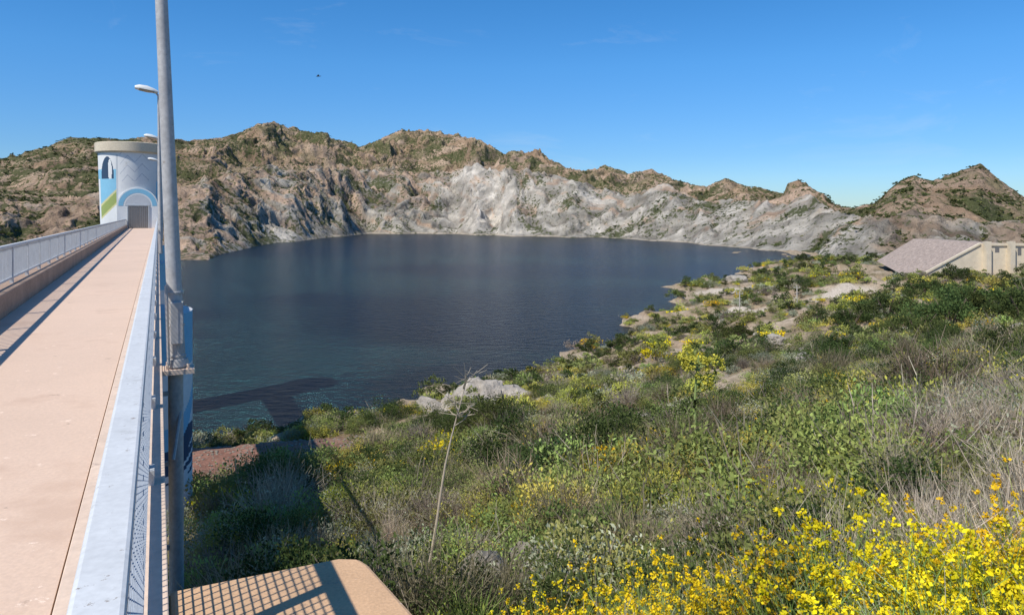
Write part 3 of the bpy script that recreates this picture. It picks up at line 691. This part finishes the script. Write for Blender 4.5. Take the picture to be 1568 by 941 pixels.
i=choose(x,y,[(2,2.3),(0,1.6),(3,.7),(5,.7),(7,.6),(6,.5),(4,1.3),(1,.9)],52)
scatter('hill_scrub_bushes',C_far,np.stack([x,y,z-.15],1),s,R.uniform(0,6.28,len(x)),i)
x,y,r=samp(2300,3.0,30,.8); z=znear(x,y); ok,bare=excl(x,y,z,.1); rightness=x/np.maximum(y,.5); ok&=R.uniform(0,1,len(x))<(.14+.86*sstep(.2,.5,rightness)); x,y,z,r,rightness=x[ok],y[ok],z[ok],r[ok],rightness[ok]
s=R.uniform(.3,.65,len(x))*(1+.5*sstep(.3,.7,rightness))
i=choose(x,y,[(0,.6),(3,.9),(1,.9),(2,1.2),(4,1.1)],53); dr=(rightness>.42)&(r>5)&(R.uniform(0,1,len(x))<.8); i[dr]=R.choice([1,2,4],dr.sum())
scatter('dry_grass_tufts',C_grass,np.stack([x,y,z-.03],1),s,R.uniform(0,6.28,len(x)),i,R.normal(size=(len(x),2))*.1)
x,y,r=samp(1300,4,260,.8); z=znear(x,y); ok,bare=excl(x,y,z,.1); ok&=(z>WATER+3); x,y,z,r=x[ok],y[ok],z[ok],r[ok]
scatter('loose_stones',C_rock,np.stack([x,y,z],1),R.uniform(.1,.4,len(x))*np.clip(.5+r/40,.6,2.0),R.uniform(0,6.28,len(x)),R.integers(0,4,len(x)))
x,y=R.uniform(-21,-8.5,1000),R.uniform(35.5,45.0,1000); z=znear(x,y); scatter('gravel_stones',C_rock,np.stack([x,y,z],1),R.uniform(.04,.12,1000),R.uniform(0,6.28,1000),R.integers(2,4,1000))
fp=[]
for _ in range(34): fp.append((R.uniform(1.45,3.0),R.uniform(2.6,3.9),R.uniform(.62,.88)))
for _ in range(14): fp.append((R.uniform(0,1.5),R.uniform(3.6,4.0),R.uniform(.48,.68)))
for _ in range(9): fp.append((R.uniform(1.0,6),R.uniform(4.5,9),R.uniform(.4,.6)))
fp=np.array(fp); z=znear(fp[:,0],fp[:,1]); 
scatter('yellow_wildflowers',C_flow,np.stack([fp[:,0],fp[:,1],z-.03],1),fp[:,2],R.uniform(0,6.28,len(fp)),R.integers(0,3,len(fp)),R.normal(size=(len(fp),2))*.1)
pv=veg.ravel()*(Zg.ravel()>WATER+2)*(U.ravel()>-150)*(U.ravel()<1720)*(np.repeat(TT,len(ucol),0).ravel()<1.0)
pv=pv*(pv>.35)*(.35+.65*(1-fm.ravel()))*(Yg.ravel()/700); pv/=pv.sum()
sel=R.choice(len(pv),11000,p=pv,replace=True)
q=np.stack([Xg.ravel()[sel]+R.normal(size=len(sel))*1.5,Yg.ravel()[sel],Zg.ravel()[sel]-.3],1)
scatter('mountain_scrub_bushes',C_mt,q,R.uniform(1.3,3.5,len(sel)),R.uniform(0,6.28,len(sel)),R.integers(0,4,len(sel)),sz=.8)

k=0
for (x,y,s) in [(44,72,4.6),(49,76,5.2),(54,74,5.5),(40,70,3.6),(47,66,4.2),(52,64,4.5),(58,80,5.5),(37,78,3.4),(60,95,5),(52,100,4.6),(70,110,5),(34,60,3.0),(44,84,4.5),(57,70,5.2),(63,88,5),(75,130,4.5),(30,95,3.2),(22,48,2.2)]:
    v1,f1,c1=leafcloud(R,4200,22,.055,DG,DG2,.5,.85)
    v1[:,2]+=.08
    mbt=MB(); 
    for q in range(5):
        aa=q*1.3; mbt.tube([(0.02*q,0,-.1),(.12*math.cos(aa),.12*math.sin(aa),.25),(.33*math.cos(aa),.33*math.sin(aa),.6)],[.035,.022,.008],6,cap=False)
    v2=np.array([tuple(p) for p in mbt.v]); f2=np.array(mbt.f)
    V_,F_,C_=merge([(v1,f1,c1),(v2,f2,np.tile(np.array(WOOD),(len(v2),1)))])
    o=mesh_from('mastic_shrub',V_*s,F_,cols=C_,mats=[M_leaf]); o.location=(x,y,znearf(x,y)-.1); o.rotation_euler=(0,0,k*1.1); k+=1

def stick(name,base,top,r0,heads,col,k0,ln,flower=None,seed=1):
    R2=random.Random(seed); mb=MB(); b=Vector(base);t=Vector(top)
    pts=[b+(t-b)*k/8+Vector((math.sin(k*.9)*.02,0,0)) for k in range(9)]
    mb.tube(pts,[r0*(1-.7*k/8) for k in range(9)],8)
    ends=[]
    for i in range(heads):
        k=R2.uniform(k0,1.0)
        st=b+(t-b)*k; L_=(t-b).length*R2.uniform(ln*.6,ln); az=R2.uniform(0,6.28)
        d=Vector((math.cos(az)*.8,math.sin(az)*.8,R2.uniform(.3,.9)))
        e=st+d*L_; m_=st+d*L_*.5+Vector((0,0,-.02)); mb.tube([st,m_,e],[r0*.35,r0*.25,r0*.15],5); ends.append(e)
        for j in range(4):
            e2=m_.lerp(e,R2.random())+Vector((R2.gauss(0,1),R2.gauss(0,1),R2.gauss(.3,.6)))*L_*.35; mb.tube([m_.lerp(e,.5),e2],[r0*.2,r0*.1],4); ends.append(e2)
    par=empty(name); mb.obj('stalk',[surf(name+'_stem',col,.8,.25,20)],par,smooth=True)
    if flower:
        v,f,c1=blobs(R,np.array([tuple(e) for e in ends]),34,.055,flower[0],flower[1])
        o=mesh_from('umbels',v,f,cols=c1,mats=[M_leaf]);o.parent=par
    return par
zb=znearf(-.86,6.6); stick('dead_plant_stalk',(-.86,6.6,zb),(-.46,6.9,-1.62),.017,11,(.48,.40,.29),.80,.13,seed=4)
zb=znearf(3.53,14); stick('giant_fennel',(3.53,14,zb),(3.62,14,-2.75),.042,12,(.30,.38,.12),.68,.20,(YG,YG2),seed=9)

# ------------------------------------------------------------ light, sky, camera
el=math.radians(53); S=Vector((-.68*math.cos(el),-.73*math.cos(el),math.sin(el))).normalized()
sd=bpy.data.lights.new('sun','SUN'); sd.energy=5.0; sd.angle=math.radians(.5); sd.color=(1,.95,.87)
so=bpy.data.objects.new('sun',sd); COL.objects.link(so); so.rotation_euler=(-S).to_track_quat('-Z','Y').to_euler()
wd=bpy.data.worlds.new('World'); scene.world=wd; wd.use_nodes=True; N=wd.node_tree.nodes; L=wd.node_tree.links
sk=N.new('ShaderNodeTexSky'); sk.sky_type='NISHITA'; sk.sun_disc=False; sk.sun_elevation=math.asin(S.z); sk.sun_rotation=math.atan2(S.x,S.y); sk.altitude=300; sk.air_density=1.0; sk.dust_density=.1; sk.ozone_density=4
hs=N.new('ShaderNodeHueSaturation'); hs.inputs['Saturation'].default_value=1.32; L.new(sk.outputs[0],hs.inputs['Color'])
tc=N.new('ShaderNodeTexCoord'); sx=N.new('ShaderNodeSeparateXYZ'); L.new(tc.outputs['Generated'],sx.inputs[0])
rp=N.new('ShaderNodeValToRGB'); E=rp.color_ramp.elements; E[0].position=0; E[0].color=(.44,.60,.84,1); E[1].position=.40; E[1].color=(.9,.97,1.0,1)
e=E.new(.08); e.color=(.50,.66,.88,1); e=E.new(.2); e.color=(.74,.88,1.0,1)
L.new(sx.outputs[2],rp.inputs[0])
ml=N.new('ShaderNodeMixRGB'); ml.blend_type='MULTIPLY'; ml.inputs[0].default_value=1; L.new(hs.outputs[0],ml.inputs[1]); L.new(rp.outputs[0],ml.inputs[2])
mp=N.new('ShaderNodeMapping'); mp.inputs['Scale'].default_value=(3,3,9); mp.inputs['Rotation'].default_value=(.3,.5,0); L.new(tc.outputs['Generated'],mp.inputs['Vector'])
cn=N.new('ShaderNodeTexNoise'); cn.inputs['Scale'].default_value=1.6; cn.inputs['Detail'].default_value=9; cn.inputs['Roughness'].default_value=.62; cn.inputs['Distortion'].default_value=.6; L.new(mp.outputs[0],cn.inputs['Vector'])
cm=N.new('ShaderNodeMapRange'); cm.inputs[1].default_value=.58; cm.inputs[2].default_value=.85; cm.inputs[4].default_value=.20; L.new(cn.outputs[0],cm.inputs[0])
cx=N.new('ShaderNodeMixRGB'); L.new(cm.outputs[0],cx.inputs[0]); L.new(ml.outputs[0],cx.inputs[1]); cx.inputs[2].default_value=(5.2,5.6,6.0,1)
L.new(cx.outputs[0],N['Background'].inputs[0]); N['Background'].inputs[1].default_value=.145
cd=bpy.data.cameras.new('camera'); co=bpy.data.objects.new('camera',cd); COL.objects.link(co); scene.camera=co
cd.sensor_width=36; cd.lens=36*1100/1568; cd.shift_y=-142.5/1568; cd.clip_start=.05; cd.clip_end=40000
co.location=(0,0,0); co.rotation_euler=(math.radians(90),0,0)
